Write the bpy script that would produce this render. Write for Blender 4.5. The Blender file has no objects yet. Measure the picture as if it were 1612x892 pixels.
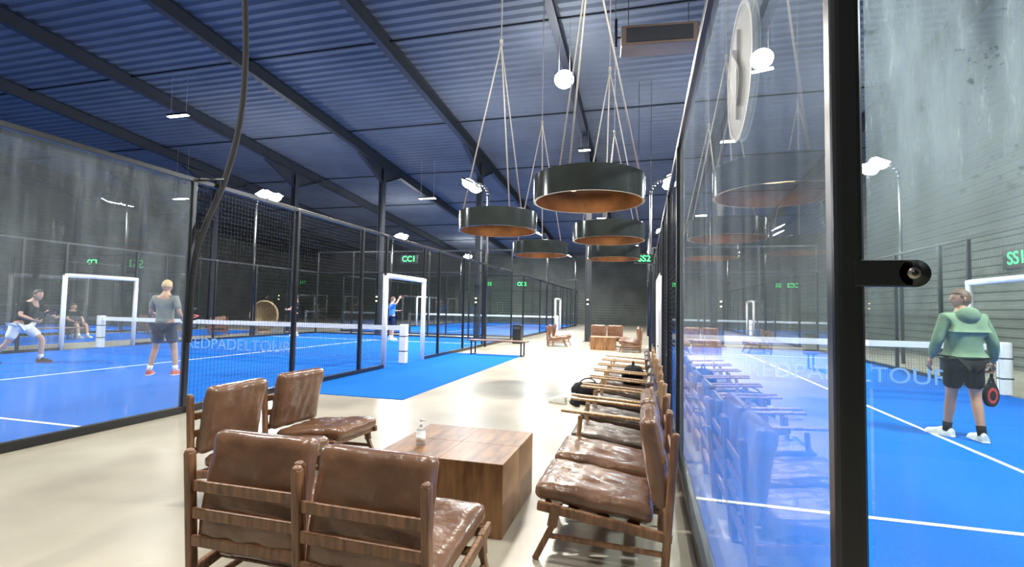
import bpy, bmesh, math, random
from mathutils import Vector, Matrix, Euler, noise
random.seed(7)
S=bpy.context.scene
COL=S.collection
D2R=math.radians

# ------------------------------------------------------------ materials
def newmat(n):
    m=bpy.data.materials.new(n);m.use_nodes=True
    nt=m.node_tree
    for x in list(nt.nodes):
        if x.type!='OUTPUT_MATERIAL': nt.nodes.remove(x)
    out=[x for x in nt.nodes if x.type=='OUTPUT_MATERIAL'][0]
    return m,nt,out
def c4(c): return (c[0],c[1],c[2],1)
def pbr(n,col,rough=.5,metal=0,scale=8,var=.12,bump=.0,stretch=(1,1,1),col2=None,detail=4,coat=0,spec=None,bscale=None,clear=0):
    m,nt,out=newmat(n);N=nt.nodes;L=nt.links
    p=N.new('ShaderNodeBsdfPrincipled');L.new(p.outputs[0],out.inputs[0])
    tc=N.new('ShaderNodeTexCoord');mp=N.new('ShaderNodeMapping');mp.inputs['Scale'].default_value=stretch
    L.new(tc.outputs['Object'],mp.inputs[0])
    nz=N.new('ShaderNodeTexNoise');nz.inputs['Scale'].default_value=scale;nz.inputs['Detail'].default_value=detail
    L.new(mp.outputs[0],nz.inputs['Vector'])
    cr=N.new('ShaderNodeValToRGB')
    cr.color_ramp.elements[0].position=.3;cr.color_ramp.elements[1].position=.7
    a=[max(0,x*(1-var)) for x in col];b=[min(1,x*(1+var)) for x in (col2 or col)]
    cr.color_ramp.elements[0].color=c4(a);cr.color_ramp.elements[1].color=c4(b)
    L.new(nz.outputs[0],cr.inputs[0]);L.new(cr.outputs[0],p.inputs['Base Color'])
    p.inputs['Roughness'].default_value=rough;p.inputs['Metallic'].default_value=metal
    if spec is not None:p.inputs['Specular IOR Level'].default_value=spec
    if clear:p.inputs['Alpha'].default_value=1-clear
    if coat:p.inputs['Coat Weight'].default_value=coat;p.inputs['Coat Roughness'].default_value=.15
    if bump:
        bp=N.new('ShaderNodeBump');bp.inputs['Strength'].default_value=bump;bp.inputs['Distance'].default_value=.02
        if bscale:
            n2=N.new('ShaderNodeTexNoise');n2.inputs['Scale'].default_value=bscale;n2.inputs['Detail'].default_value=3
            L.new(mp.outputs[0],n2.inputs['Vector']);L.new(n2.outputs[0],bp.inputs['Height'])
        else: L.new(nz.outputs[0],bp.inputs['Height'])
        L.new(bp.outputs[0],p.inputs['Normal'])
    return m
def emis(n,col,st):
    m,nt,out=newmat(n);e=nt.nodes.new('ShaderNodeEmission');e.inputs[0].default_value=c4(col);e.inputs[1].default_value=st
    nt.links.new(e.outputs[0],out.inputs[0]);return m
def glassmat(n,tint,dirt_haze=0,dscale=2,stretch=(1,1,1),dcol=(.75,.85,.85),base=.0,refl=(.9,.035),front=False):
    m,nt,out=newmat(n);N=nt.nodes;L=nt.links
    tr=N.new('ShaderNodeBsdfTransparent');tr.inputs[0].default_value=c4(tint)
    gl=N.new('ShaderNodeBsdfGlossy');gl.inputs['Roughness'].default_value=.0;gl.inputs[0].default_value=(1,1,1,1)
    lw=N.new('ShaderNodeLayerWeight');lw.inputs[0].default_value=.5
    pw=N.new('ShaderNodeMath');pw.operation='POWER';pw.inputs[1].default_value=5;L.new(lw.outputs['Facing'],pw.inputs[0])
    ma=N.new('ShaderNodeMath');ma.operation='MULTIPLY_ADD';ma.inputs[1].default_value=refl[0];ma.inputs[2].default_value=refl[1];L.new(pw.outputs[0],ma.inputs[0])
    mx=N.new('ShaderNodeMixShader');L.new(ma.outputs[0],mx.inputs[0]);L.new(tr.outputs[0],mx.inputs[1]);L.new(gl.outputs[0],mx.inputs[2])
    if not dirt_haze:
        L.new(mx.outputs[0],out.inputs[0]);return m
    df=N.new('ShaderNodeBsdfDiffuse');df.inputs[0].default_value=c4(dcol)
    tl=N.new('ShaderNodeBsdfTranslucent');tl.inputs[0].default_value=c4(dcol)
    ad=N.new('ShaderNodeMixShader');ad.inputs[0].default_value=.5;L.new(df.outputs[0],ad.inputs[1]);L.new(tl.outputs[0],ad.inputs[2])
    tc=N.new('ShaderNodeTexCoord');mp=N.new('ShaderNodeMapping');mp.inputs['Scale'].default_value=stretch;L.new(tc.outputs['Object'],mp.inputs[0])
    nz=N.new('ShaderNodeTexNoise');nz.inputs['Scale'].default_value=dscale;nz.inputs['Detail'].default_value=6;nz.inputs['Roughness'].default_value=.65;L.new(mp.outputs[0],nz.inputs['Vector'])
    cr=N.new('ShaderNodeMapRange');cr.inputs[1].default_value=.42;cr.inputs[2].default_value=.75;cr.inputs[3].default_value=base;cr.inputs[4].default_value=dirt_haze;L.new(nz.outputs[0],cr.inputs[0])
    n3=N.new('ShaderNodeTexNoise');n3.inputs['Scale'].default_value=dscale*4;n3.inputs['Detail'].default_value=5;n3.inputs['Roughness'].default_value=.7;L.new(mp.outputs[0],n3.inputs['Vector'])
    r3=N.new('ShaderNodeMapRange');r3.inputs[1].default_value=.60;r3.inputs[2].default_value=.70;r3.inputs[3].default_value=0;r3.inputs[4].default_value=dirt_haze*.6;L.new(n3.outputs[0],r3.inputs[0])
    sm=N.new('ShaderNodeMath');sm.operation='ADD';L.new(cr.outputs[0],sm.inputs[0]);L.new(r3.outputs[0],sm.inputs[1])
    fac=sm
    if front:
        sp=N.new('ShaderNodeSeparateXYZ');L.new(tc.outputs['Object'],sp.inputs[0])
        gz=N.new('ShaderNodeMapRange');gz.interpolation_type='SMOOTHSTEP';gz.inputs[1].default_value=1.3;gz.inputs[2].default_value=1.8;gz.inputs[3].default_value=.08;gz.inputs[4].default_value=1;L.new(sp.outputs['Z'],gz.inputs[0])  # painted lamp haze: stronger high up and toward the left edge
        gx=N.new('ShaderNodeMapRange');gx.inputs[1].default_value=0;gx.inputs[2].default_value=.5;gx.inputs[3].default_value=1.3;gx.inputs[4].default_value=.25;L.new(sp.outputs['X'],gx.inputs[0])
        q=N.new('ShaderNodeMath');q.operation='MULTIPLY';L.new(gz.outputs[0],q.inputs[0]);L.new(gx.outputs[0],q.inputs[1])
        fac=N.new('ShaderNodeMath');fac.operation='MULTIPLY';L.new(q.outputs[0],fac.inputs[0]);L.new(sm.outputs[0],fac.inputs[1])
    m2=N.new('ShaderNodeMixShader');L.new(fac.outputs[0],m2.inputs[0]);L.new(mx.outputs[0],m2.inputs[1]);L.new(ad.outputs[0],m2.inputs[2])
    last=m2
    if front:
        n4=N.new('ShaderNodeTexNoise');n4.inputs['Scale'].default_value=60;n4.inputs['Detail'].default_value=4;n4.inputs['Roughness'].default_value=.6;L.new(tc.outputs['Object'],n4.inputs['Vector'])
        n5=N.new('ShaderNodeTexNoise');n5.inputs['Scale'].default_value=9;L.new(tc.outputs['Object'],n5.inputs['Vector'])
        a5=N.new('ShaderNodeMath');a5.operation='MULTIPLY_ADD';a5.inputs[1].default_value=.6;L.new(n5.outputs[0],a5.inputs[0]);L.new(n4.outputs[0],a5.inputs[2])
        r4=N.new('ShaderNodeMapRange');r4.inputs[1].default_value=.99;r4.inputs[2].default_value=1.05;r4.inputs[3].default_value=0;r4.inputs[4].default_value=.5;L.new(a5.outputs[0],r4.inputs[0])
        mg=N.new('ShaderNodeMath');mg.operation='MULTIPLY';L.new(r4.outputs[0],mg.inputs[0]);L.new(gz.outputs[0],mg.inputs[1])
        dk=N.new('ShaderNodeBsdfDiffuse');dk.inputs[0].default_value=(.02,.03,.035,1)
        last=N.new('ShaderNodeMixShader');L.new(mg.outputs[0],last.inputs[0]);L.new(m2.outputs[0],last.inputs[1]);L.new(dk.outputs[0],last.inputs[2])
    L.new(last.outputs[0],out.inputs[0]);return m

M={}
M['concrete']=pbr('concrete_floor',(.29,.262,.205),.30,0,.9,.16,.04,col2=(.37,.335,.265),detail=8,bscale=30)
M['turf']=pbr('blue_turf',(.004,.112,.54),.95,0,90,.18,.25,detail=3,spec=.05)
M['line']=pbr('white_line',(.85,.87,.88),.8,0,60,.04)
M['deck']=pbr('roof_deck',(.105,.12,.14),.65,.0,.6,.15,spec=.25)
M['steel']=pbr('dark_steel',(.014,.018,.024),.6,.1,3,.15)
M['black']=pbr('black_powdercoat',(.008,.009,.011),.32,.1,12,.15)
M['wallmetal']=pbr('wall_cladding',(.095,.102,.09),.65,.0,.8,.2,spec=.2)
M['glass']=glassmat('court_glass',(.88,.94,.92),refl=(.9,.07))
M['glassdirty']=glassmat('smudged_court_glass',(.86,.93,.92),.16,2.2,(2,2,.3),base=.05,refl=(.9,.07))
M['glassnear']=glassmat('smudged_lamphaze_glass',(.86,.92,.90),.55,4.5,(2.2,1,.35),base=.10,front=True)  # real smudges plus lamp haze painted into the mask
M['wire']=pbr('fence_wire',(.012,.013,.015),.4,.3,10,.1)
M['net']=pbr('net_cord',(.05,.06,.08),.8,0,10,.1)
M['white']=pbr('white_vinyl',(.88,.88,.86),.5,0,6,.04,.05)
M['wood']=pbr('walnut_wood',(.11,.047,.021),.38,0,5,.3,.12,(9,9,1.2),col2=(.21,.094,.042),detail=6)
M['woodlight']=pbr('oak_wood',(.30,.165,.075),.4,0,5,.3,.1,(9,9,1.2),col2=(.45,.27,.13),detail=6)
M['tablewood']=pbr('block_wood',(.12,.052,.020),.38,0,2.2,.25,.1,(7,1.4,1.4),col2=(.27,.13,.055),detail=8,spec=.35)
M['leather']=pbr('brown_leather',(.105,.047,.025),.27,0,3,.12,.5,col2=(.175,.084,.045),detail=5,coat=.25,bscale=11)
M['leatherdark']=pbr('dark_leather',(.055,.032,.02),.35,0,5,.3,.3,detail=6,bscale=14)
M['lampout']=pbr('lamp_grey_steel',(.034,.040,.037),.12,.2,4,.2)
M['copper']=pbr('lamp_copper_inside',(.23,.10,.035),.45,.3,6,.35,.05)
M['lampglow']=emis('warm_bulb',(1,.62,.25),4)
M['flood']=emis('floodlight_led',(.95,.98,1),120)
M['warm']=emis('warm_sconce',(1,.75,.45),25)
M['green']=emis('green_digits',(.05,1,.18),6)
M['cable']=pbr('black_cable',(.006,.006,.007),.7,0,10,.1,spec=.2)
M['rope']=pbr('steel_wire',(.42,.39,.33),.6,.2,10,.1)
M['skin']=pbr('skin',(.55,.30,.20),.5,0,6,.08)
M['skin2']=pbr('tan_skin',(.42,.22,.14),.5,0,6,.08)
M['eye']=pbr('eye',(.03,.02,.02),.2,0,6,.05)
M['blond']=pbr('blond_hair',(.62,.42,.20),.6,0,30,.25,.3,(1,1,.3))
M['darkhair']=pbr('dark_hair',(.04,.022,.014),.6,0,30,.25,.3,(1,1,.3))
M['brownhair']=pbr('brown_hair',(.10,.045,.02),.6,0,30,.25,.3,(1,1,.3))
M['grey']=pbr('grey_cloth',(.21,.22,.20),.85,0,10,.12,.15)
M['navy']=pbr('navy_cloth',(.010,.018,.05),.9,0,10,.2,.15,spec=.1)
M['blk']=pbr('black_cloth',(.010,.011,.013),.9,0,10,.2,.15,spec=.1)
M['wht']=pbr('white_cloth',(.78,.78,.76),.85,0,10,.05,.15)
M['sage']=pbr('sage_cloth',(.135,.225,.135),.85,0,8,.16,.4)
M['bluecloth']=pbr('blue_cloth',(.02,.16,.55),.85,0,10,.12,.15)
M['red']=pbr('red_shoe',(.65,.06,.03),.5,0,20,.2)
M['shoewhite']=pbr('white_shoe',(.72,.74,.66),.5,0,20,.15)
M['wicker']=pbr('wicker',(.30,.19,.09),.7,0,40,.5,.6)
M['sticker']=pbr('pale_sticker',(.34,.335,.31),.6,0,3,.05,clear=.6)
M['stickerrim']=pbr('sticker_rim',(.55,.55,.52),.6,0,3,.05,clear=.5)
M['stickerdark']=pbr('dark_sticker',(.05,.07,.09),.5,0,3,.05)
M['stickerglyph']=pbr('sticker_glyph',(.06,.08,.10),.5,0,3,.05,clear=.6)
M['netprint']=pbr('net_print',(.22,.45,.80),.8,0,3,.05)
M['brownbox']=pbr('heater_casing',(.16,.11,.08),.5,.3,3,.15)
M['chrome']=pbr('screw_metal',(.35,.33,.30),.3,.9,20,.1)
M['plastic']=pbr('clear_plastic',(.75,.80,.80),.12,0,3,.05,clear=.6)
M['redplastic']=pbr('racket_red',(.55,.03,.03),.35,0,10,.1)

# ------------------------------------------------------------ mesh builder
class MB:
    def __init__(s): s.bm=bmesh.new();s.mats=[]
    def mi(s,m):
        if m not in s.mats:s.mats.append(m)
        return s.mats.index(m)
    def _fin(s,vs,m,mat,smooth):
        bmesh.ops.transform(s.bm,matrix=m,verts=vs)
        fs={f for v in vs for f in v.link_faces}
        k=s.mi(mat)
        for f in fs:f.material_index=k;f.smooth=smooth
    def _flood(s,vs):
        seen=set(vs);st=list(vs)
        while st:
            v=st.pop()
            for e in v.link_edges:
                o=e.other_vert(v)
                if o not in seen:seen.add(o);st.append(o)
        return list(seen)
    def box(s,c,size,mat,rot=(0,0,0),bev=0,seg=2):
        r=bmesh.ops.create_cube(s.bm,size=1);vs=r['verts']
        bmesh.ops.scale(s.bm,vec=Vector(size),verts=vs)
        if bev:
            es=list({e for v in vs for e in v.link_edges})
            rr=bmesh.ops.bevel(s.bm,geom=es,offset=bev,segments=seg,affect='EDGES',profile=.5)
            vs=s._flood([v for f in rr['faces'] for v in f.verts])
        s._fin(vs,Matrix.Translation(Vector(c))@Euler(rot).to_matrix().to_4x4(),mat,False)
        return s
    def bar(s,p,q,w,d,mat,bev=.004,up=(0,0,1)):
        p=Vector(p);q=Vector(q);z=(q-p);L=z.length;z.normalize()
        u=Vector(up)
        if abs(z.dot(u))>.95:u=Vector((0,1,0))
        if abs(z.dot(u))>.95:u=Vector((1,0,0))
        x=u.cross(z).normalized();y=z.cross(x)
        R=Matrix((x,y,z)).transposed().to_4x4()
        r=bmesh.ops.create_cube(s.bm,size=1);vs=r['verts'];bmesh.ops.scale(s.bm,vec=(w,d,L),verts=vs)
        if bev:
            es=list({e for v in vs for e in v.link_edges})
            rr=bmesh.ops.bevel(s.bm,geom=es,offset=bev,segments=2,affect='EDGES',profile=.5)
            vs=s._flood([v for f in rr['faces'] for v in f.verts])
        s._fin(vs,Matrix.Translation((p+q)/2)@R,mat,False);return s
    def cyl(s,p,q,r1,r2,mat,seg=12,smooth=True):
        p=Vector(p);q=Vector(q);z=q-p;L=z.length
        r=bmesh.ops.create_cone(s.bm,cap_ends=True,segments=seg,radius1=r1,radius2=r2,depth=L)
        R=Vector((0,0,1)).rotation_difference(z.normalized()).to_matrix().to_4x4()
        s._fin(r['verts'],Matrix.Translation((p+q)/2)@R,mat,smooth);return s
    def ball(s,c,rad,mat,seg=16,rot=(0,0,0)):
        r=bmesh.ops.create_uvsphere(s.bm,u_segments=seg,v_segments=seg*2//3,radius=1)
        s._fin(r['verts'],Matrix.Translation(Vector(c))@Euler(rot).to_matrix().to_4x4()@Matrix.Diagonal((*rad,1)),mat,True);return s
    def quad(s,vs,mat,smooth=False):
        f=s.bm.faces.new([s.bm.verts.new(v) for v in vs]);f.material_index=s.mi(mat);f.smooth=smooth;return s
    def cushion(s,c,size,mat,rot=(0,0,0),puff=.03,n=18):
        hx,hy,hz=[a/2 for a in size];rr=min(hx,hy,hz)*.8
        T=Matrix.Translation(Vector(c))@Euler(rot).to_matrix().to_4x4()
        V={};k=s.mi(mat)
        def vert(i,j,l):
            key=(i,j,l)
            if key in V:return V[key]
            x,y,z=[2*a/n-1 for a in key]
            p=Vector((x*hx,y*hy,z*hz))
            q=Vector((max(-hx+rr,min(hx-rr,p.x)),max(-hy+rr,min(hy-rr,p.y)),max(-hz+rr,min(hz-rr,p.z))))
            d=p-q
            if d.length>1e-6:p=q+d.normalized()*rr
            fx=1-x*x;fy=1-y*y
            p.z+=(1 if z>0 else -1)*puff*math.sqrt(max(0,fx*fy))*abs(z)
            nn=noise.noise(Vector((p.x*11+c[2]*7,p.y*11,p.z*4)))*.012
            if z>0:
                for w in(-.09,0.0,.09):
                    p.z-=.012*math.exp(-((p.x-w-.03*math.sin(p.y*9))/.018)**2)*max(0,fx*fy)
            p.z+=nn*(1 if abs(z)>.5 else .3)
            V[key]=s.bm.verts.new(T@p);return V[key]
        for ax in range(3):
            for sd in(0,n):
                for i in range(n):
                    for j in range(n):
                        q=[]
                        for a,b2 in((i,j),(i+1,j),(i+1,j+1),(i,j+1)):
                            kk=[a,b2];kk.insert(ax,sd);q.append(vert(*kk))
                        f=s.bm.faces.new(q);f.smooth=True;f.material_index=k
        return s
    def mesh(s,name):
        bmesh.ops.recalc_face_normals(s.bm,faces=s.bm.faces)
        me=bpy.data.meshes.new(name);s.bm.to_mesh(me);s.bm.free()
        for m in s.mats:me.materials.append(m)
        return me
    def obj(s,name,parent=None,loc=(0,0,0),rot=(0,0,0)):
        o=bpy.data.objects.new(name,s.mesh(name));COL.objects.link(o)
        o.location=loc;o.rotation_euler=rot
        if parent:o.parent=parent
        return o
def top(o,label,cat,group=None,kind=None):
    o['label']=label;o['category']=cat
    if group:o['group']=group
    if kind:o['kind']=kind
    return o
def empty(name,label,cat,loc=(0,0,0),rz=0,group=None):
    e=bpy.data.objects.new(name,None);e.empty_display_size=.2;COL.objects.link(e);e.location=loc;e.rotation_euler=(0,0,rz)
    return top(e,label,cat,group)
def inst(name,me,parent=None,loc=(0,0,0),rot=(0,0,0)):
    o=bpy.data.objects.new(name,me);COL.objects.link(o);o.location=loc;o.rotation_euler=rot
    if parent:o.parent=parent
    return o
def copy_thing(src,loc,rz,label=None,swap=None):
    n=src.copy();COL.objects.link(n);n.location=loc;n.rotation_euler=(0,0,rz)
    if label:n['label']=label
    def rec(a,b):
        for ch in list(a.children):
            k=ch.copy();COL.objects.link(k);k.parent=b
            rec(ch,k)
    rec(src,n);return n
def struct(o):o['kind']='structure';return o
def textmesh(txt,size,mat,extr=.004,align='CENTER'):
    cu=bpy.data.curves.new('t','FONT');cu.body=txt;cu.size=size;cu.extrude=extr;cu.align_x=align;cu.align_y='CENTER'
    o=bpy.data.objects.new('t',cu);COL.objects.link(o)
    dg=bpy.context.evaluated_depsgraph_get();dg.update()
    me=bpy.data.meshes.new_from_object(o.evaluated_get(dg));me.materials.clear();me.materials.append(mat)
    bpy.data.objects.remove(o);return me

# ------------------------------------------------------------ room
XL,XR,YN,YF=-38.,9.6,-4.,48.
def roofz(y):return 10.55-.075*y
b=MB();b.quad([(XL,YN,0),(XR,YN,0),(XR,YF,0),(XL,YF,0)],M['concrete']);struct(b.obj('floor'))
b=MB();y=YN;P=.34;prof=[(0,0),(.10,0),(.17,.07),(.27,.07),(.34,0)]
pts=[]
while y<YF:
    for a,h in prof[:-1]:pts.append((y+a,h))
    y+=P
vl=[b.bm.verts.new((XL,a,roofz(a)+h)) for a,h in pts];vr=[b.bm.verts.new((XR,a,roofz(a)+h)) for a,h in pts]
b.mi(M['deck'])
for i in range(len(pts)-1):b.bm.faces.new([vl[i],vr[i],vr[i+1],vl[i+1]])
struct(b.obj('ceiling'))
def corrwall(name,fn,L0,L1,H,mat):
    b=MB();z=0;pts=[]
    while z<H:
        for a,h in ((0,0),(.11,0),(.14,.035),(.22,.035)):pts.append((z+a,h))
        z+=.25
    b.mi(mat)
    A=[b.bm.verts.new(fn(L0,h,a)) for a,h in pts];B=[b.bm.verts.new(fn(L1,h,a)) for a,h in pts]
    for i in range(len(pts)-1):b.bm.faces.new([A[i],B[i],B[i+1],A[i+1]])
    return struct(b.obj(name))
corrwall('wall_east',lambda l,h,z:(XR-h,l,z),YN,YF,10.9,M['wallmetal'])
corrwall('wall_north',lambda l,h,z:(l,YF-h,z),XL,XR,10.9,M['wallmetal'])
corrwall('wall_west',lambda l,h,z:(XL+h,l,z),YN,YF,10.9,M['wallmetal'])
corrwall('wall_south',lambda l,h,z:(l,YN+h,z),XL,XR,10.9,M['wallmetal'])
BX=[-2.4-5.2*k for k in range(-2,7)]
ang=-math.atan(.075)
bb=MB();LB=52
bb.box((0,0,.02),(.22,LB,.03),M['steel']).box((0,0,-.21),(.02,LB,.44),M['steel']).box((0,0,-.43),(.22,LB,.03),M['steel'])
bme=bb.mesh('roof_beam')
cm=MB();cm.box((0,0,4.15),(.24,.02,8.3),M['steel']).box((-.12,0,4.15),(.02,.26,8.3),M['steel']).box((.12,0,4.15),(.02,.26,8.3),M['steel']).box((0,0,.01),(.4,.4,.02),M['steel'])
cme=cm.mesh('steel_column')
hm=MB()
for s in (-1,1):
    v=[(0.01,0,-.9),(0.01,s*2.2,-.0),(0.01,0,0)];w=[(-.01,a[1],a[2]) for a in v]
    f=[hm.bm.verts.new(a) for a in v];g=[hm.bm.verts.new(a) for a in w];hm.mi(M['steel'])
    hm.bm.faces.new(f);hm.bm.faces.new(g[::-1])
    hm.box((0,s*1.1,-.45),(.2,2.38,.02),M['steel'],rot=(s*.39,0,0))
hme=hm.mesh('beam_haunch')
for i,x in enumerate(BX):
    o=inst('roof_beam',bme,None,(x,22,roofz(22)-.02),(ang,0,0));top(o,"long dark steel roof beam under corrugated deck","beam","roof beams")
    if x<5:
        c=empty('steel_column',"dark steel column rising between courts to roof","column",(x,22,0),0,"steel columns")
        inst('shaft',cme,c)
        inst('haunch',hme,c,(0,0,8.5))
pm=MB();pm.box((0,0,0),(XR-XL,.03,.05),M['steel']);pme=pm.mesh('roof_purlin')
for k in range(8):
    y=2+k*5.6;o=inst('roof_purlin',pme,None,((XL+XR)/2,y,roofz(y)-.04));top(o,"thin dark steel purlin spanning between roof beams","beam","roof purlins")

# ------------------------------------------------------------ courts
def wiremesh(w,h,sp,r):
    me=bpy.data.meshes.new('mesh_panel');V=[];Fc=[]
    def bx(x0,x1,z0,z1):
        n=len(V);
        for a in (-r,r):
            V.extend([(x0,a,z0),(x1,a,z0),(x1,a,z1),(x0,a,z1)])
        Fc.extend([(n,n+1,n+2,n+3),(n+4,n+7,n+6,n+5),(n,n+4,n+5,n+1),(n+3,n+2,n+6,n+7),(n,n+3,n+7,n+4),(n+1,n+5,n+6,n+2)])
    k=sp/2
    while k<w:bx(k-r,k+r,0,h);k+=sp
    k=sp/2
    while k<h:bx(0,w,k-r,k+r);k+=sp
    me.from_pydata(V,[],Fc);me.materials.append(M['wire']);return me
PAN={}
def mesh_panel(w,h,sp=.06):
    k=(round(w,2),h,sp)
    if k not in PAN:PAN[k]=wiremesh(w,h,sp,.0012*sp/.06)
    return PAN[k]
def glass_me(w,h,mat,thick=False):
    k=('g',round(w,2),h,mat.name)
    if k not in PAN:
        b=MB()
        if thick:b.box((w/2,0,h/2),(w-.012,.012,h),mat)
        else:b.quad([(.006,0,0),(w-.006,0,0),(w-.006,0,h),(.006,0,h)],mat)
        PAN[k]=b.mesh('glass_panel')
    return PAN[k]
def post_me(h,w=.08):
    k=('p',h,w)
    if k not in PAN:
        b=MB();b.box((0,0,h/2),(w,w,h),M['black'],bev=.012,seg=3);PAN[k]=b.mesh('post')
    return PAN[k]
def rail_me(L,w,h):
    k=('r',round(L,2),w,h)
    if k not in PAN:
        b=MB();b.box((L/2,0,0),(L,w,h),M['black'],bev=.005);PAN[k]=b.mesh('rail')
    return PAN[k]
def court(x0,x1,y0,lab,gmat=M['glass'],fmat=M['glassdirty'],sp=.06,cornerw=.08,sides=(1,1),thick=False):
    W=x1-x0;y1=y0+20
    b=MB();b.box(((x0+x1)/2,(y0+y1)/2,.006),(W,20,.012),M['turf']);t=b.obj('court_turf')
    top(t,"bright blue artificial turf of "+lab,"court floor","court turfs")
    b=MB();lw=.05;zc=.0145;hz=.003
    yn=y0+10
    for yy in (yn-6.95,yn+6.95):b.box(((x0+x1)/2,yy,zc),(W-.1,lw,hz),M['line'])
    b.box(((x0+x1)/2,yn,zc),(lw,2*7.15,hz),M['line'])
    b.obj('court_lines',t)
    f=empty('court_fence',"black steel, glass and mesh fence of "+lab,"fence",(x0,y0,0),0,"court fences")
    for sx,on in ((0,sides[0]),(W,sides[1])):
        if not on:continue
        for k in range(10):
            gl=k in(0,1,8,9)
            if k==0 or k in(2,3,4,6,7,8):
                inst('post',post_me(3.02,cornerw if k in(0,) else .07),f,(sx,k*2 if k!=0 else 0,0))
            if gl:
                inst('glass_panel',glass_me(2,2.92,gmat if k<2 else M['glass']),f,(sx,k*2,.05),(0,0,math.pi/2))
            elif k in(4,5):
                yy=8 if k==4 else 11
                inst('mesh_panel',mesh_panel(1,2.92,sp),f,(sx,yy,.05),(0,0,math.pi/2))
                inst('post',post_me(3.02,.07),f,(sx,9 if k==4 else 11,0))
                inst('mesh_panel',mesh_panel(1,.8,sp),f,(sx,9 if k==4 else 10,2.17),(0,0,math.pi/2))
            else:
                inst('mesh_panel',mesh_panel(2,2.92,sp),f,(sx,k*2,.05),(0,0,math.pi/2))
        inst('top_rail',rail_me(20,.06,.06),f,(sx,0,3.0),(0,0,math.pi/2))
        inst('bottom_rail',rail_me(9,.07,.09),f,(sx,0,.045),(0,0,math.pi/2))
        inst('bottom_rail',rail_me(9,.07,.09),f,(sx,11,.045),(0,0,math.pi/2))
    n=int(round(W/2))
    for sy in (0,20):
        for k in range(n):
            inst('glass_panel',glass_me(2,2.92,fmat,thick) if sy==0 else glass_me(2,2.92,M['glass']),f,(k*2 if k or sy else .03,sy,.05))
            if sy==20:inst('mesh_panel',mesh_panel(2,.95,sp),f,(k*2,sy,3.03))
            if sy==20 or (k>0):inst('post',post_me(4.0 if sy==20 else 3.02,.07),f,(k*2,sy,0))
        inst('post',post_me(4.0 if sy==20 else 3.02,.07),f,(W,sy,0))
        if sy==20:inst('top_rail',rail_me(W,.06,.06),f,(0,sy,4.0))
        inst('top_rail',rail_me(W,.06,.06),f,(0,sy,3.0))
        inst('bottom_rail',rail_me(W,.07,.07),f,(0,sy,.04))
    ne=empty('court_net',"padel net with white top band across "+lab,"net",(x0,yn,.013),0,"court nets")
    k=('net',round(W,2))
    if k not in PAN:
        me=wiremesh(W-.2,.78,.045,.0016);me.materials.clear();me.materials.append(M['net']);PAN[k]=me
        b=MB();b.box((W/2,0,.86),(W-.2,.012,.115),M['white'],bev=.003);PAN[k+('b',)]=b.mesh('net_band')
        b=MB();b.box((0,0,.475),(.17,.17,.95),M['white'],bev=.025,seg=3)
        b.box((0,0,.66),(.175,.175,.03),M['stickerdark'],bev=.005).box((0,0,.30),(.175,.175,.03),M['stickerdark'],bev=.005);PAN['np']=b.mesh('net_post')
    inst('net_mesh',PAN[k],ne,(.1,0,.04))
    inst('net_band',PAN[k+('b',)],ne,(0,0,0))
    inst('net_post',PAN['np'],ne,(.03,0,0));inst('net_post',PAN['np'],ne,(W-.03,0,0))
    return f,ne
gp=MB();gp.cyl((0,0,0),(0,0,2.1),.06,.06,M['white'],14);gpm=gp.mesh('frame_post')
gt=MB();gt.cyl((0,-.03,2.1),(0,2.03,2.1),.06,.06,M['white'],14);gtm=gt.mesh('frame_top')
def gate(x,y,lab):
    e=empty('padded_gate_frame',lab,"gate frame",(x,y,0),0,"padded gate frames")
    inst('frame_post',gpm,e);inst('frame_post',gpm,e,(0,2,0));inst('frame_top',gtm,e)
GL="white padded gate frame beside the net posts"
BW=.329
fence1,net1=court(-5.67-10,-5.67,1.03,"the double court",gmat=M['glassdirty'],cornerw=.08)
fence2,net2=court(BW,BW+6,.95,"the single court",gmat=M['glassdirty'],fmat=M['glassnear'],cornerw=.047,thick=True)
court(-5.67-10,-5.67,23.2,"the next double court",sp=.12,fmat=M['glass'])
court(BW,BW+6,23.2,"the next single court",sp=.12,fmat=M['glass'])
court(-33.,-23.,1.03,"the lounge court",sp=.12,fmat=M['glass'])
for x,y in((-5.67,10.03),(-15.67,10.03),(-15.67,6.5),(BW,9.95),(BW+6,9.95),(-5.67,32.2),(-15.67,32.2),(BW,32.2),(-23,10.03)):gate(x,y,GL)
b=MB();b.box((-4.585,10.55,.005),(2.17,7.5,.010),M['turf']);top(b.obj('carpet_apron'),"bright blue carpet apron beside the court gate","carpet")
b=MB();b.box((-20.2,11,.005),(4.,20,.010),M['turf']);top(b.obj('carpet_apron'),"blue carpet walkway next to the lounge court","carpet")
tm=textmesh("REDPADELTOUR",.44,M['netprint'],.002)
for ne,cx in((net1,5.0),(net2,3.4)):
    o=inst('net_lettering',tm,ne,(cx,-.02,.25),(math.pi/2,0,0));o.scale=(1.05,.95,1)

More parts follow.
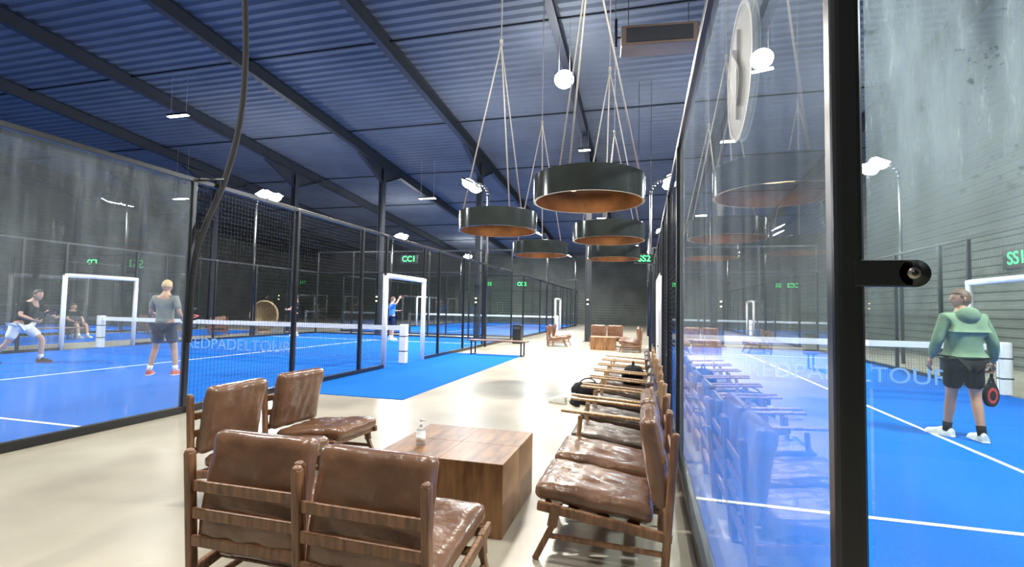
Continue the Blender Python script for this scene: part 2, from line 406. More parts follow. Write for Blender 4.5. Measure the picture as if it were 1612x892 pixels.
def display(txt,loc,rz,s=.36):
    e=empty('score_display',"black court display with glowing green characters "+txt,"display",loc,rz)
    b=MB();b.box((0,.04,0),(s*2.6,.08,s*1.25),M['black'],bev=.01);b.obj('casing',e)
    inst('digits',textmesh(txt,s*1.15,M['green'],.004),e,(0,-.01,0),(math.pi/2,0,0))
    return e
display("CC1",(-10.67,20.93,3.62),0,.32)
e=display("SS2",(.0,16.9,3.14),0,.25)
b=MB();b.cyl((-.2,.04,.1),(-.2,.04,roofz(17)-3.2),.008,.008,M['black'],6).cyl((.2,.04,.1),(.2,.04,roofz(17)-3.2),.008,.008,M['black'],6);b.obj('hanger',e)
display("SS1",(9.475,15.9,2.98),-math.pi/2,.42)
display("CC2",(-10.67,43.05,3.6),0,.4)
display("SS3",(2.5,43.05,3.6),0,.4)
display("CC3",(-30.6,20.9,3.6),0,.34)

e=empty('glass_clamp',"black rounded glass clamp plate with round screw","clamp",(BW+.012,.93,1.478))
b=MB();b.box((.035,0,0),(.085,.010,.044),M['black'],bev=.003);b.cyl((.078,-.005,0),(.078,.005,0),.022,.022,M['black'],24);b.obj('plate',e)
b=MB();b.cyl((.076,-.008,0),(.076,-.004,0),.009,.010,M['chrome'],20).cyl((.076,-.010,0),(.076,-.008,0),.005,.005,M['black'],6);b.obj('screw',e)
e=empty('round_sticker',"pale round emblem sticker on the glass wall","sticker",(BW-.008,1.84,2.25))
b=MB();b.cyl((0,0,0),(-.002,0,0),.22,.22,M['sticker'],48,False);b.obj('disc',e)
b=MB();n=48
for k in range(n):
    a=2*math.pi*k/n;c=2*math.pi*(k+1)/n
    b.quad([(-.004,r_*math.cos(t_),r_*math.sin(t_)) for r_,t_ in((.218,a),(.235,a),(.235,c),(.218,c))],M['stickerrim'])
b.obj('rim',e)
b=MB()
pr=None
for k in range(15):
    t=k/14;p=(-.004,.07*math.cos(t*4.2+.3)*(1 if t<.5 else 1),.12-.24*t)
    if pr:b.bar(pr,p,.004,.022,M['stickerglyph'],0,(1,0,0))
    pr=p
b.bar((-.004,-.02,.15),(-.004,.01,-.16),.004,.016,M['stickerglyph'],0,(1,0,0));b.obj('emblem',e)

# ------------------------------------------------------------ lights
def area(parent,loc,rot,sx,sy,p,col):
    l=bpy.data.lights.new('lamp','AREA');l.shape='RECTANGLE';l.size=sx;l.size_y=sy;l.energy=p;l.color=col
    o=bpy.data.objects.new('lamp_light',l);COL.objects.link(o);o.location=loc;o.rotation_euler=rot;o.parent=parent
    return o
def mast(x,y,side,p=520,h=6.0,glare_dome=False):
    e=empty('floodlight_mast',"black court light mast with two white LED floodlights","light mast",(x,y,0),0,"floodlight masts")
    b=MB();b.cyl((0,0,0),(0,0,h-.5),.05,.045,M['black'],12)
    pr=Vector((0,0,h-.5))
    for k in range(1,7):
        a=k/6*math.pi/2;q=Vector((side*.5*(1-math.cos(a)),0,h-.5+.5*math.sin(a)));b.cyl(pr,q,.045,.04,M['black'],12);pr=q
    b.obj('pole',e)
    for dy in(-.32,.32):
        b=MB();b.box((0,0,0),(.44,.56,.07),M['black'],bev=.01);hs=b.obj('floodlight',e,(side*.62,dy,h-.02),(0,-side*.42,0))
        b=MB();b.box((0,0,-.042),(.40,.52,.012),M['flood'])
        if glare_dome:b.ball((0,0,-.07),(.25,.25,.17),M['flood'],16)  # glowing dome added to widen the lamp's glare, not a fixture part
        b.obj('led_panel',hs)
    area(e,(side*.62,0,h-.36),(0,-side*.4,0),.35,1.0,p,(.92,.97,1))
for x,y,s,dm_ in((-5.55,17,-1,1),(-15.79,5,1,0),(-15.79,17,1,1),(BW-.12,17.8,1,1),(6.5,5,-1,0),(7.35,17,-1,1),
             (-5.55,28.6,-1,0),(-15.79,28.6,1,1),(BW-.12,28.6,1,0),(-5.55,41,-1,0),(-15.79,41,1,1),(-22.88,17,-1,0),(-22.88,5,-1,0)):
    mast(x,y,s,620 if y<20 else 680,glare_dome=dm_)
def lin(x,y,z,L,p,rz=0,glare_dome=False):
    e=empty('ceiling_lamp',"white ceiling lamp hanging from roof with added glare dome" if glare_dome else "slim linear white ceiling lamp hanging from roof","ceiling lamp",(x,y,z),rz,"ceiling lamps")
    b=MB();b.box((0,0,0),(L,.16,.08),M['black'],bev=.01);b.cyl((-L/2+.1,0,0),(-L/2+.1,0,roofz(y)-z),.006,.006,M['rope'],6).cyl((L/2-.1,0,0),(L/2-.1,0,roofz(y)-z),.006,.006,M['rope'],6);b.obj('housing',e)
    b=MB()
    if glare_dome:b.ball((0,0,-.14),(.27,.27,.24),M['flood'],20)  # oversized glowing ball shaped to stand for the lamp's glare
    else:b.box((0,0,-.045),(L-.05,.14,.014),M['flood'])
    b.obj('diffuser_or_glare',e)
    area(e,(0,0,-.44 if glare_dome else -.08),(0,0,0),L,.12,p,(1,.94,.82))
lin(-16.15,13.56,8.1,.9,150);lin(-22.4,19.2,6.6,.9,100);lin(-10.6,22.6,6.9,.9,120)
lin(-2.2,13.4,8.,.5,1250,.3,True);lin(-2.6,3.,8.6,1.0,340,.3);lin(-2.4,20,8.,.5,950);lin(-2.6,31,7.2,.6,800);lin(-2.4,-1,8.6,1.0,220)
lin(-8,3.5,8.4,1.0,420);lin(3.2,4.,8.4,1.0,480)  # out-of-view lamps added to light the near courts
e=empty('ceiling_heater',"brown rectangular heater unit hanging under roof","heater",(.25,10.3,7.0),.1)
b=MB();b.box((0,0,0),(1.5,.5,.42),M['brownbox'],bev=.02).box((0,-.26,0),(1.3,.02,.3),M['steel'],bev=.005);b.obj('casing',e)
b=MB();b.cyl((-.85,0,-.1),(-.85,0,.5),.03,.03,M['black']).cyl((-.85,0,.1),(-.7,0,.1),.02,.02,M['black']);
for s in(-.6,.6):b.cyl((s,0,.2),(s,0,2.7),.01,.01,M['black'],6)
b.obj('bracket',e)

def ring_mesh(R,h,t):
    b=MB();n=96;o=b.mi(M['lampout']);c=b.mi(M['copper'])
    rings=[(R,.0),(R,h),(R-.006,h+.004),(R-t,h),(R-t,0)]
    for k in range(5):
        pair=[rings[k],rings[(k+1)%5]]
        vs=[[b.bm.verts.new((r*math.cos(2*math.pi*i/n),r*math.sin(2*math.pi*i/n),z)) for i in range(n)] for r,z in pair]
        for i in range(n):
            j=(i+1)%n;f=b.bm.faces.new([vs[0][i],vs[0][j],vs[1][j],vs[1][i]]);f.smooth=True;f.material_index=c if k==3 else o
    return b.mesh('lamp_shade')
def disc_mesh(R,z,t):
    b=MB();b.cyl((0,0,z),(0,0,z+t),R,R,M['copper'],64,False);return b.mesh('top_plate')
rm=ring_mesh(.58,.26,.025);dm=disc_mesh(.556,.215,.01)
bl=MB()
for k in range(4):
    a=k*math.pi/2+.4;bl.cyl((.3*math.cos(a),.3*math.sin(a),.19),(.3*math.cos(a),.3*math.sin(a),.215),.03,.03,M['lampglow'],12)
blm=bl.mesh('bulb')
def pendant(x,y,ph,z=2.54):
    e=empty('pendant_lamp',"large round dark steel ring pendant, copper inside, on wires","pendant lamp",(x,y,z),ph,"ring pendant lamps")
    inst('lamp_shade',rm,e);inst('top_plate',dm,e);inst('bulb',blm,e)
    b=MB();ap=2.85
    for k in range(3):
        a=k*2*math.pi/3
        b.cyl((.56*math.cos(a),.56*math.sin(a),.25),(0,0,ap),.010,.010,M['rope'],6)
    b.cyl((0,0,ap-.03),(0,0,ap+.06),.025,.025,M['rope'],8)
    b.cyl((0,0,ap),(0,0,roofz(y)-z),.010,.010,M['rope'],6);b.obj('suspension_wires',e)
    l=bpy.data.lights.new('lamp','AREA');l.shape='DISK';l.size=.5;l.energy=4;l.color=(1,.70,.38)
    o=bpy.data.objects.new('lamp_light',l);COL.objects.link(o);o.location=(0,0,.18);o.parent=e
for x,y,ph in((-.575,5.18,.3),(-2.1,6.92,1.1),(-.57,8.13,.5),(-2.14,10.2,.8),(-.66,11.1,.2)):pendant(x,y,ph)
for x in (-2.4,-7.6,-12.8):
    e=empty('wall_lamp',"small warm lamp fixed to a dark steel column","wall lamp",(x,21.82,1.75),0,"column lamps")
    b=MB();b.box((0,0,0),(.1,.08,.2),M['black'],bev=.01);b.obj('casing',e)
    b=MB();b.cyl((0,-.045,.08),(0,-.045,.12),.035,.035,M['warm']).cyl((0,-.045,-.12),(0,-.045,-.08),.035,.035,M['warm']);b.obj('bulb',e)

cu=bpy.data.curves.new('c','CURVE');cu.dimensions='3D';cu.bevel_depth=.04;cu.bevel_resolution=3;sp=cu.splines.new('BEZIER')
cp=[(-5.55,4.95,.9),(-5.55,5.0,2.0),(-5.57,5.14,2.4),(-5.6,5.42,3.04),(-5.6,5.64,3.92),(-5.6,5.70,4.88),(-5.6,5.62,6.0),(-5.6,5.4,roofz(5.4))]
sp.bezier_points.add(len(cp)-1)
for p,c in zip(sp.bezier_points,cp):p.co=c;p.handle_left_type=p.handle_right_type='AUTO'
o=bpy.data.objects.new('t',cu);COL.objects.link(o);dg=bpy.context.evaluated_depsgraph_get();dg.update()
me=bpy.data.meshes.new_from_object(o.evaluated_get(dg));bpy.data.objects.remove(o);me.materials.clear();me.materials.append(M['cable'])
top(inst('hanging_cable',me),"thick black cable hanging down beside the fence post","cable")
b=MB();b.cyl((-5.6,5.05,3.0),(-5.6,5.45,3.12),.02,.02,M['black']);top(b.obj('cable_bracket'),"short black bracket on fence top holding the cable","bracket")

# ------------------------------------------------------------ furniture
W_=M['wood']
def lounge(name,label,wood,leather,arms,loc,rz,group):
    e=empty(name,label,"chair",loc,rz,group)
    hx=.285;dz=-.045;th=.06 if arms else .09
    for s in(-1,1):
        b=MB();b.bar((s*hx,-.33,0),(s*hx,-.385,.75),.036,.042,wood,.008,(0,1,0)).ball((s*hx,-.386,.75),(.019,.022,.014),wood,10);b.obj('rear_leg',e)
        b=MB()
        if arms:b.bar((s*hx,.34,0),(s*hx,.30,.54),.030,.036,wood,.008,(0,1,0))
        else:
            b.bar((s*hx,.37,0),(s*hx,.27,.20),.030,.036,wood,.008,(0,1,0)).bar((s*hx,.275,.19),(s*hx,.25,.32),.034,.055,wood,.008,(0,1,0))
        b.obj('front_leg',e)
        b=MB();b.bar((s*hx,-.37,.25+dz),(s*hx,.36,.345+dz),.03,.055,wood,.01).bar((s*hx,-.34,.12),(s*hx,.30,.14),.022,.028,wood,.006);b.obj('side_rail',e)
        if arms:
            b=MB();b.bar((s*hx,-.42,.53),(s*hx,.46,.575),.05,.022,wood,.008);b.obj('armrest',e)
    b=MB();b.bar((-hx,.31,.335+dz),(hx,.31,.335+dz),.03,.05,wood,.008).bar((-hx,-.345,.24+dz),(hx,-.345,.24+dz),.03,.05,wood,.008)
    b.bar((-hx,.0,.28+dz),(hx,.0,.28+dz),.07,.014,wood,.004).bar((-hx,.17,.30+dz),(hx,.17,.30+dz),.07,.014,wood,.004).bar((-hx,-.17,.26+dz),(hx,-.17,.26+dz),.07,.014,wood,.004);b.obj('seat_frame',e)
    for z in(.36,.48,.60):
        b=MB();b.box((0,-.358-.02*z/.75-.0,z),(2*hx-.03,.016,.05),wood,rot=(.07,0,0),bev=.006);b.obj('back_slat',e)
    b=MB();b.cushion((0,.055,.375+dz),(.53,.66,th),leather,rot=(.11,0,0),puff=.02);b.obj('seat_cushion',e)
    if arms:
        b=MB();b.cushion((0,-.30,.56),(.50,.36,th),leather,rot=(-math.pi/2-.17,0,0),puff=.012);b.obj('back_cushion',e)
    else:
        b=MB();b.cushion((0,-.285,.58),(.53,.48,th),leather,rot=(-math.pi/2-.17,0,0),puff=.016);b.obj('back_cushion',e)
    return e
LC="brown leather lounge chair with walnut frame"
ch=lounge('lounge_chair',LC+" beside the block table",W_,M['leather'],False,(-1.66,2.16,0),0,"leather lounge chairs")
lc=[((-1.05,2.10,0),-.02,None),
 ((-2.70,3.08,0),-math.pi/2,None),((-2.72,3.80,0),-math.pi/2-.06,None),
 ((-.22,3.08,0),math.pi/2,LC+" backed against glass"),((-.22,3.72,0),math.pi/2,LC+" backed against glass")]
for l,r,lb in lc:copy_thing(ch,l,r,lb)
ar=lounge('armchair',"wooden armchair with flat arms and dark leather pads",M['woodlight'],M['leatherdark'],True,(-.20,4.38,0),math.pi/2,"armchairs along the glass wall")
for k in range(1,7):copy_thing(ar,(-.20+random.uniform(-.03,.02),4.38+.76*k,0),math.pi/2+random.uniform(-.04,.04))
for x,y,r in((-3.2,18.6,-1.3),(-3.15,19.4,-1.4),(-.45,17.3,1.6),(-.45,18.1,1.6),(-.45,18.9,1.6),(-1.75,19.6,3.14),(-1.1,19.6,3.14),
             (-20.6,13.6,-1.57),(-18,15.2,0.3),(-17.8,17.4,.6),(-19.2,18.6,2.2),(-19.6,16.2,-1.4),(-21.,16.8,-1.2)):
    copy_thing(ch,(x,y,0),r,LC+" in a lounge group")
def block_table(loc,w,d,h,rz=0):
    e=empty('coffee_table',"low coffee table of four solid brown wood blocks","coffee table",loc,rz,"wood block tables")
    g=.001
    for i in(0,1):
        for j in(0,1):
            b=MB();b.box((0,0,h/2),(w/2-g,d/2-g,h),M['tablewood'],bev=.003);o=b.obj('block',e,((i-.5)*w/2,(j-.5)*d/2,0))
            o.data.transform(Matrix.Rotation(math.pi*((i+j)%2),4,'Z'))
    return e
block_table((-1.26,3.37,0),.86,.84,.45)
block_table((-1.4,18.0,0),.86,.84,.45)
e=empty('pump_bottle',"clear pump bottle with white label on the wood table","bottle",(-1.5,3.2,.4515))
b=MB();b.cyl((0,0,0),(0,0,.10),.032,.032,M['plastic'],20).cyl((0,0,.10),(0,0,.12),.032,.012,M['plastic'],20);b.obj('body',e)
b=MB();b.cyl((0,0,.02),(0,0,.07),.0328,.0328,M['white'],20);b.obj('bottle_label',e)
b=MB();b.cyl((0,0,.12),(0,0,.15),.012,.01,M['white'],12).cyl((0,0,.15),(0,0,.165),.004,.004,M['white'],8).box((.012,0,.167),(.045,.012,.01),M['white'],bev=.002);b.obj('pump',e)
def bench(x0,y,L,rz=0,lab="long wooden bench with black metal legs"):
    e=empty('bench',lab,"bench",(x0,y,0),rz,"wooden benches")
    for k in(-1,0,1):
        b=MB();b.box((L/2,k*.125,.43),(L,.115,.035),M['wood'],bev=.005);b.obj('seat_slat',e)
    for x in(.15,L-.15):
        b=MB();b.box((x,0,.40),(.05,.38,.03),M['black']).bar((x,-.17,0),(x,-.17,.4),.04,.03,M['black'],0).bar((x,.17,0),(x,.17,.4),.04,.03,M['black'],0).box((x,0,.02),(.04,.36,.03),M['black']);b.obj('leg',e)
bench(-5.15,14.2,1.85,-.03)
bench(-19.6,11.0,2.,1.57,"long wooden bench beside the lounge court");bench(-18.5,20.2,2.,0,"long wooden bench beside the lounge court")
def shoe_me(mat,sole):
    b=MB();n=10
    prof=[(-.14,.035,.075),(-.10,.042,.095),(-.04,.040,.10),(.02,.043,.075),(.08,.05,.055),(.13,.045,.045),(.155,.025,.03)]
    rows=[]
    for y,w,h in prof:
        rows.append([b.bm.verts.new((w*math.cos(a),y,.02+max(0,h*math.sin(a)))) for a in [math.pi*k/n for k in range(n+1)]])
    k=b.mi(mat)
    for i in range(len(rows)-1):
        for j in range(n):
            f=b.bm.faces.new([rows[i][j],rows[i][j+1],rows[i+1][j+1],rows[i+1][j]]);f.smooth=True
    b.bm.faces.new(rows[0]);b.bm.faces.new(rows[-1][::-1])
    b.box((0,-.06,.011),(.078,.17,.022),sole,bev=.008).box((0,.07,.011),(.095,.16,.022),sole,bev=.01)
    return b.mesh('shoe')
sw=shoe_me(M['shoewhite'],M['white']);sb=shoe_me(M['blk'],M['blk'])
for m,x,y,r in((sw,-1.25,7.42,1.2),(sw,-1.12,7.66,1.9),(sb,-.98,7.35,.4),(sb,-.84,7.42,1.0)):
    o=inst('shoe',m,None,(x,y,0),(0,0,r));top(o,("white" if m is sw else "black")+" sports shoe lying loose on concrete floor","shoe","loose shoes")
def bag(x,y,z,r):
    e=empty('sports_bag',"soft black sports bag dropped beside the armchairs","bag",(x,y,z),r,"sports bags")
    b=MB();b.cushion((0,0,.09),(.5,.28,.18),M['blk'],puff=.05,n=8);b.obj('bag_body',e)
    b=MB();pr=None
    for k in range(9):
        a=math.pi*k/8;p=(-.15*math.cos(a),0,.17+.12*math.sin(a))
        if pr:b.cyl(pr,p,.01,.01,M['blk'],8)
        pr=p
    b.obj('strap',e)
bag(-.86,7.95,.03,.5);bag(-.15,7.42,.38,1.5)
e=empty('wicker_chair',"hooded round wicker chair in the lounge","chair",(-17.2,19.3,0),0.5)
b=MB();r=bmesh.ops.create_uvsphere(b.bm,u_segments=28,v_segments=20,radius=1)
dl=[v for v in b.bm.verts if v.co.y<-.35 and v.co.z>-.45]
bmesh.ops.delete(b.bm,geom=dl,context='VERTS')
for v in b.bm.verts:v.co=Vector((v.co.x*.62,v.co.y*.6,v.co.z*.72+.85))
b.mi(M['wicker'])
for f in b.bm.faces:f.smooth=True
o=b.obj('shell',e);md=o.modifiers.new('s','SOLIDIFY');md.thickness=.05
b=MB();b.cushion((0,-.02,.45),(.85,.8,.18),M['grey'],puff=.05,n=8);b.obj('cushion',e)
b=MB();b.cyl((0,0,0),(0,0,.16),.4,.35,M['wicker'],24);b.obj('base',e)
b=MB();b.box((-4.9,19.2,.38),(.35,.35,.76),M['black'],bev=.02).box((-4.9,19.02,.62),(.28,.02,.10),M['steel'],bev=.004);top(b.obj('waste_bin'),"tall black waste bin beside the fence","bin")

# ------------------------------------------------------------ people
def skinned(verts,edges,root,lv=2):
    names=list(verts);me=bpy.data.meshes.new('s')
    me.from_pydata([verts[n][0] for n in names],[(names.index(a),names.index(c)) for a,c in edges],[])
    o=bpy.data.objects.new('s',me);COL.objects.link(o)
    o.modifiers.new('k','SKIN')
    sv=me.skin_vertices[0].data
    for i,n in enumerate(names):
        r=verts[n][1];sv[i].radius=(r,r) if not isinstance(r,tuple) else r
        sv[i].use_root=(n==root)
    sm=o.modifiers.new('u','SUBSURF');sm.levels=lv;sm.render_levels=lv
    dg=bpy.context.evaluated_depsgraph_get();dg.update()
    out=bpy.data.meshes.new_from_object(o.evaluated_get(dg));bpy.data.objects.remove(o);return out
def lerp(a,b,t):return tuple(Vector(a).lerp(Vector(b),t))
DEF=dict(pelvis=(0,0,.97),spine=(0,.01,1.12),chest=(0,0,1.28),uch=(0,-.01,1.42),neck=(0,0,1.52),head=(0,.025,1.66),
 shL=(-.175,-.01,1.43),elL=(-.23,-.03,1.15),wrL=(-.24,.05,.92),shR=(.175,-.01,1.43),elR=(.23,-.03,1.15),wrR=(.24,.05,.92),
 hpL=(-.095,0,.90),knL=(-.11,.02,.50),anL=(-.12,-.02,.09),hpR=(.095,0,.90),knR=(.11,.02,.50),anR=(.12,-.02,.09))
def person(label,loc,rz,J,skin,hair,shirt,shorts,shoe,sock,sleeve='short',head_yaw=0,hood=False,toe=None,longleg=False,gripR=False,hairlen=0,scale=1,loose=0):
    j=dict(DEF);j.update(J)
    e=empty('person',label,"person",loc,rz);e.scale=(scale,)*3
    V={};E=[]
    def add(n,c,r,p=None):
        V[n]=(c,r)
        if p:E.append((p,n))
    add('pelvis',j['pelvis'],(.15,.115));add('spine',j['spine'],(.135,.10),'pelvis');add('chest',j['chest'],(.155,.115),'spine')
    add('uch',j['uch'],(.12,.09),'chest');add('neck',j['neck'],.056,'uch');add('hd',lerp(j['neck'],j['head'],.7),.055,'neck')
    for s in'LR':
        add('sh'+s,j['sh'+s],.062,'uch');add('ua'+s,lerp(j['sh'+s],j['el'+s],.45),.05,'sh'+s);add('el'+s,j['el'+s],.038,'ua'+s)
        add('fa'+s,lerp(j['el'+s],j['wr'+s],.35),.040,'el'+s);add('wr'+s,j['wr'+s],.025,'fa'+s)
        add('hp'+s,j['hp'+s],.095,'pelvis');add('th'+s,lerp(j['hp'+s],j['kn'+s],.4),.085,'hp'+s);add('kn'+s,j['kn'+s],.055,'th'+s)
        add('cf'+s,lerp(j['kn'+s],j['an'+s],.35),.058,'kn'+s);add('an'+s,j['an'+s],.034,'cf'+s)
    me=skinned(V,E,'pelvis')
    b=MB();b.mi(skin);b.bm.from_mesh(me)
    for f in b.bm.faces:f.smooth=True;f.material_index=0
    for s in'LR':
        w=Vector(j['wr'+s]);d=(w-Vector(j['el'+s])).normalized();sx=-1 if s=='L' else 1
        side=Vector((0,1,0));side=(side-d*side.dot(d))
        if side.length<.2:side=Vector((0,0,1))-d*d.z
        side.normalize();pn=d.cross(side)*sx
        R=Matrix((side,pn,d)).transposed().to_euler()
        b.ball(w+d*.05,(.042,.020,.055),skin,12,R)
        g=1.0 if (gripR and s=='R') else .45
        for k in range(4):
            off=side*(.030-.020*k);Lf=(.040,.045,.042,.033)[k]
            p0=w+d*.085+off;d1=(d*math.cos(g*.8)-pn*math.sin(g*.8));p1=p0+d1*Lf
            d2=(d*math.cos(g*1.8)-pn*math.sin(g*1.8));p2=p1+d2*Lf*.85
            b.cyl(p0-d*.015,p1,.0095,.0088,skin,8).ball(p1,(.009,)*3,skin,8).cyl(p1,p2,.0088,.007,skin,8).ball(p2,(.0072,)*3,skin,8)
        p0=w+d*.025+side*.03;p1=p0+(side*.7+d*.7-pn*.3*g).normalized()*.04;p2=p1+(d*.9-pn*.6*g).normalized()*.03
        b.cyl(p0,p1,.013,.010,skin,8).ball(p1,(.0105,)*3,skin,8).cyl(p1,p2,.010,.008,skin,8).ball(p2,(.008,)*3,skin,8)
    hc=Vector(j['head']);HR=Matrix.Rotation(head_yaw,4,'Z')
    r=bmesh.ops.create_icosphere(b.bm,subdivisions=4,radius=1);vs=r['verts']
    for v in vs:
        x,y,z=v.co
        t=max(0,-z);wx=.077*(1-.30*t*t);wy=.095*(1-.16*t)
        if y<0:wy=.100
        p=Vector((x*wx,y*wy+(.012*t if y>0 else .01*t*-0),z*.118))
        if y>0:
            dn=math.exp(-((p.x/.012)**2+((p.z+.012)/.022)**2));p.y+=.024*dn
            for s in(-1,1):p.y-=.010*math.exp(-(((p.x-s*.031)/.016)**2+((p.z-.008)/.013)**2))
            p.y+=.006*math.exp(-((p.x/.025)**2+((p.z+.052)/.009)**2))
            p.y+=.010*math.exp(-((p.x/.03)**2+((p.z+.095)/.02)**2))
            p.y+=.006*math.exp(-((p.x/.05)**2+((p.z-.03)/.01)**2))
        v.co=p
    b._fin(vs,Matrix.Translation(hc)@HR,skin,True)
    for s in(-1,1):
        b.ball(hc+HR@Vector((s*.078,-.005,-.005)),(.012,.020,.032),skin,10)
        b.ball(hc+HR@Vector((s*.031,.079,.007)),(.011,.008,.008),M['eye'],10)
    b.obj('body',e)
    hb=MB();r=bmesh.ops.create_icosphere(hb.bm,subdivisions=4,radius=1)
    lim=-.25-hairlen
    dl=[v for v in hb.bm.verts if not ((v.co.z>.42) or (v.co.y<.10 and v.co.z>lim) or (v.co.y<.35 and v.co.z>.1))]
    bmesh.ops.delete(hb.bm,geom=dl,context='VERTS')
    for v in hb.bm.verts:
        n=noise.noise(v.co*6)*.004;k=1
        v.co=Vector((v.co.x*(.086+n),v.co.y*(.106+n),v.co.z*(.128+n)))
    for f in hb.bm.faces:f.smooth=True
    hb.mi(hair);o=hb.obj('hair',e,hc,(0,0,head_yaw));md=o.modifiers.new('s','SOLIDIFY');md.thickness=.012
    V={};E=[]
    def add(n,c,r,p=None):
        V[n]=(c,r)
        if p:E.append((p,n))
    pl=Vector(j['pelvis']);sp_=Vector(j['spine']);q=loose
    add('a',tuple(pl+(sp_-pl)*(.05-q*3)),(.17+q,.135+q));add('spine',j['spine'],(.16+q*1.4,.125+q),'a');add('chest',j['chest'],(.18+q,.135+q),'spine');add('uch',lerp(j['uch'],j['neck'],.02),(.14+q*.5,.10+q*.5),'chest')
    add('nk',lerp(j['uch'],j['neck'],.45),.085,'uch')
    for s in'LR':
        add('sh'+s,j['sh'+s],.078+q*.3,'uch')
        if sleeve=='short':add('ua'+s,lerp(j['sh'+s],j['el'+s],.6),.064,'sh'+s);add('ub'+s,lerp(j['sh'+s],j['el'+s],.72),.062,'ua'+s)
        else:
            add('ua'+s,lerp(j['sh'+s],j['el'+s],.5),.072,'sh'+s);add('el'+s,j['el'+s],.064,'ua'+s);add('fa'+s,lerp(j['el'+s],j['wr'+s],.5),.060,'el'+s);add('wr'+s,lerp(j['el'+s],j['wr'+s],.9),.044,'fa'+s)
    me=skinned(V,E,'spine');me.materials.clear();me.materials.append(shirt)
    for p in me.polygons:p.use_smooth=True
    inst('hoodie' if hood else 'shirt',me,e)
    if hood:
        b=MB();n=Vector(j['neck']);b.ball(n+Vector((0,-.095,-.055)),(.125,.07,.10),shirt,16).ball(n+Vector((0,-.02,-.03)),(.11,.095,.04),shirt,16);b.obj('hood',e)
    V={};E=[]
    def add(n,c,r,p=None):
        V[n]=(c,r)
        if p:E.append((p,n))
    add('p',tuple(pl+Vector((0,0,.02))),(.165,.13))
    for s in'LR':
        add('hp'+s,j['hp'+s],.115,'p');add('t'+s,lerp(j['hp'+s],j['kn'+s],.45),.105,'hp'+s)
        add('u'+s,lerp(j['hp'+s],j['kn'+s],.82),.10,'t'+s)
    me=skinned(V,E,'p');me.materials.clear();me.materials.append(shorts)
    for p in me.polygons:p.use_smooth=True
    inst('shorts',me,e)
    for s in'LR':
        a=Vector(j['an'+s]);td=Vector((toe or {}).get(s,(0,1,0))).normalized()
        rzz=math.atan2(-td.x,td.y);pitch=math.asin(max(-1,min(1,td.z)))
        inst('shoe',shoe,e,(a.x+td.x*.07,a.y+td.y*.07,a.z-.09+td.z*.07),(pitch,0,rzz))
        k=Vector(j['kn'+s]);b=MB();b.cyl(a-Vector((0,0,.02)),a+(k-a)*.22,.042,.047,sock,14);b.obj('sock',e)
    return e
sred=shoe_me(M['red'],M['white']);sdk=shoe_me(M['blk'],M['red'])
def racket(parent_loc,rz,loc,rot,scale=1):
    e=empty('padel_racket',"black and red padel racket held in a hand","racket",(0,0,0))
    Mw=Matrix.Translation(parent_loc)@Matrix.Rotation(rz,4,'Z')@Matrix.Translation(loc)@Euler(rot).to_matrix().to_4x4()
    e.location=Mw.to_translation();e.rotation_euler=Mw.to_euler()
    b=MB();b.cyl((0,0,-.06),(0,0,.08),.016,.016,M['blk'],12);b.obj('handle',e)
    b=MB();n=32;A=[];Bv=[]
    for k in range(n):
        a=2*math.pi*k/n;x=.125*math.sin(a);z=.26-.14*math.cos(a);x*=1-.25*max(0,math.cos(a))
        A.append(b.bm.verts.new((x,-.018,z)));Bv.append(b.bm.verts.new((x,.018,z)))
    b.mi(M['blk']);b.bm.faces.new(A);b.bm.faces.new(Bv[::-1])
    for k in range(n):b.bm.faces.new([A[k],Bv[k],Bv[(k+1)%n],A[(k+1)%n]])
    b.cyl((0,-.020,.27),(0,.020,.27),.09,.09,M['redplastic'],24,False).cyl((0,-.022,.27),(0,.022,.27),.055,.055,M['blk'],24,False)
    b.obj('racket_face',e)
    b=MB();b.bar((-.012,0,.07),(-.055,0,.15),.02,.03,M['blk'],.004).bar((.012,0,.07),(.055,0,.15),.02,.03,M['blk'],.004);b.obj('throat',e)
rz5=D2R(8)
P5=Vector((3.56,6.86,.013))
person("person in sage hoodie and black shorts standing with racket",P5,rz5,
 dict(elL=(-.28,.0,1.16),wrL=(-.29,.10,.93),elR=(.28,-.06,1.15),wrR=(.33,.02,.90),knL=(-.11,.05,.50),anL=(-.12,.12,.09),knR=(.12,.0,.50),anR=(.09,-.12,.09),shL=(-.19,-.01,1.43),shR=(.19,-.01,1.43)),
 M['skin2'],M['brownhair'],M['sage'],M['blk'],sw,M['blk'],sleeve='long',head_yaw=D2R(80),hood=True,gripR=True,toe={'L':(-.5,1,0),'R':(.15,1,0)},hairlen=.2,scale=.965,loose=.022)
racket(P5,rz5,Vector((.325,.05,.77)),(D2R(180),D2R(5),D2R(25)))
person("person with blond hair in grey shirt and navy shorts",(-8.85,7.38,.013),D2R(20),
 dict(elL=(-.27,.02,1.17),wrL=(-.20,.22,1.05),elR=(.27,-.02,1.16),wrR=(.27,.16,.97),knL=(-.17,.06,.50),anL=(-.22,-.02,.09),knR=(.16,.07,.50),anR=(.22,.03,.09)),
 M['skin'],M['blond'],M['grey'],M['navy'],sred,M['wht'],toe={'L':(-.3,1,0),'R':(.35,1,0)},scale=1.02)
racket(Vector((-8.85,7.38,.013)),D2R(20),Vector((.24,.28,1.0)),(D2R(-70),0,0))
rz1=D2R(-70)
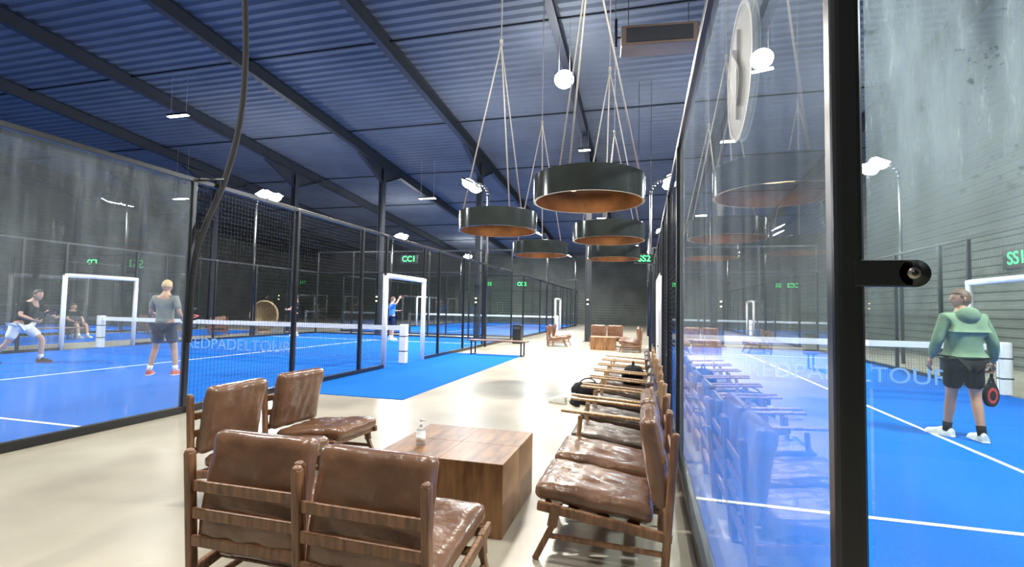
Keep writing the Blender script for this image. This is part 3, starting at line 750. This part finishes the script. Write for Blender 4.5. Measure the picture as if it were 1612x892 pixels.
person("person in dark shirt and white shorts lunging across the court",(-13.1,7.6,.013),rz1,
 dict(pelvis=(0,0,.86),spine=(0,.07,1.0),chest=(0,.13,1.15),uch=(0,.18,1.28),neck=(0,.23,1.37),head=(0,.30,1.49),
  shL=(-.17,.18,1.28),elL=(-.25,.36,1.08),wrL=(-.16,.56,1.02),shR=(.17,.16,1.28),elR=(.28,.20,1.05),wrR=(.22,.43,.95),
  hpL=(-.095,0,.80),knL=(-.15,.33,.52),anL=(-.17,.30,.10),hpR=(.095,-.02,.80),knR=(.13,-.14,.45),anR=(.14,-.46,.12)),
 M['skin'],M['darkhair'],M['blk'],M['wht'],sdk,M['wht'],gripR=True,toe={'R':(0,1,-.25)})
racket(Vector((-13.1,7.6,.013)),rz1,Vector((.20,.52,.98)),(D2R(-60),0,0))
person("person in dark shirt waiting behind the net",(-14.9,18.6,.013),D2R(150),
 dict(elR=(.28,.12,1.2),wrR=(.15,.32,1.15),elL=(-.26,.1,1.2),wrL=(-.10,.32,1.15)),M['skin'],M['darkhair'],M['blk'],M['blk'],sw,M['wht'],gripR=True)
person("person in blue shirt playing near the end glass",(-10.1,18.45,.013),D2R(-40),
 dict(elR=(.30,.05,1.5),wrR=(.25,.2,1.72),elL=(-.26,.1,1.2),wrL=(-.15,.32,1.2)),M['skin'],M['brownhair'],M['bluecloth'],M['navy'],sw,M['wht'],gripR=True)
SIT=dict(pelvis=(0,-.12,.48),spine=(0,-.16,.64),chest=(0,-.18,.80),uch=(0,-.16,.94),neck=(0,-.14,1.03),head=(0,-.10,1.16),
 shL=(-.17,-.15,.95),elL=(-.25,.0,.70),wrL=(-.14,.2,.60),shR=(.17,-.15,.95),elR=(.25,.0,.70),wrR=(.14,.2,.60),
 hpL=(-.1,-.05,.48),knL=(-.15,.36,.50),anL=(-.15,.46,.09),hpR=(.1,-.05,.48),knR=(.15,.36,.50),anR=(.15,.46,.09))
person("person in dark shirt sitting on a lounge chair",(-20.6,13.6,.0),-1.57,SIT,M['skin'],M['brownhair'],M['blk'],M['navy'],sw,M['wht'])

# ------------------------------------------------------------ camera and world
f,yaw,pit,rol,H=773.648,D2R(15.073),D2R(2.882),D2R(1.083),1.41
F=Vector((-math.sin(yaw)*math.cos(pit),math.cos(yaw)*math.cos(pit),math.sin(pit)))
R=Vector((math.cos(yaw),math.sin(yaw),0));U=R.cross(F)
R,U=R*math.cos(rol)+U*math.sin(rol),U*math.cos(rol)-R*math.sin(rol)
cam=bpy.data.cameras.new('camera');co=bpy.data.objects.new('camera',cam);COL.objects.link(co)
mw=Matrix((R,U,-F)).transposed().to_4x4();mw.translation=(0,0,H);co.matrix_world=mw
cam.sensor_width=36;cam.lens=f/1612*36;cam.clip_start=.02;cam.clip_end=200
S.camera=co
w=bpy.data.worlds.new('world');S.world=w;w.use_nodes=True
w.node_tree.nodes['Background'].inputs[0].default_value=(.3,.4,.6,1);w.node_tree.nodes['Background'].inputs[1].default_value=.2
S.view_settings.view_transform='Standard';S.view_settings.look='None';S.view_settings.exposure=0.05;S.view_settings.gamma=1.1
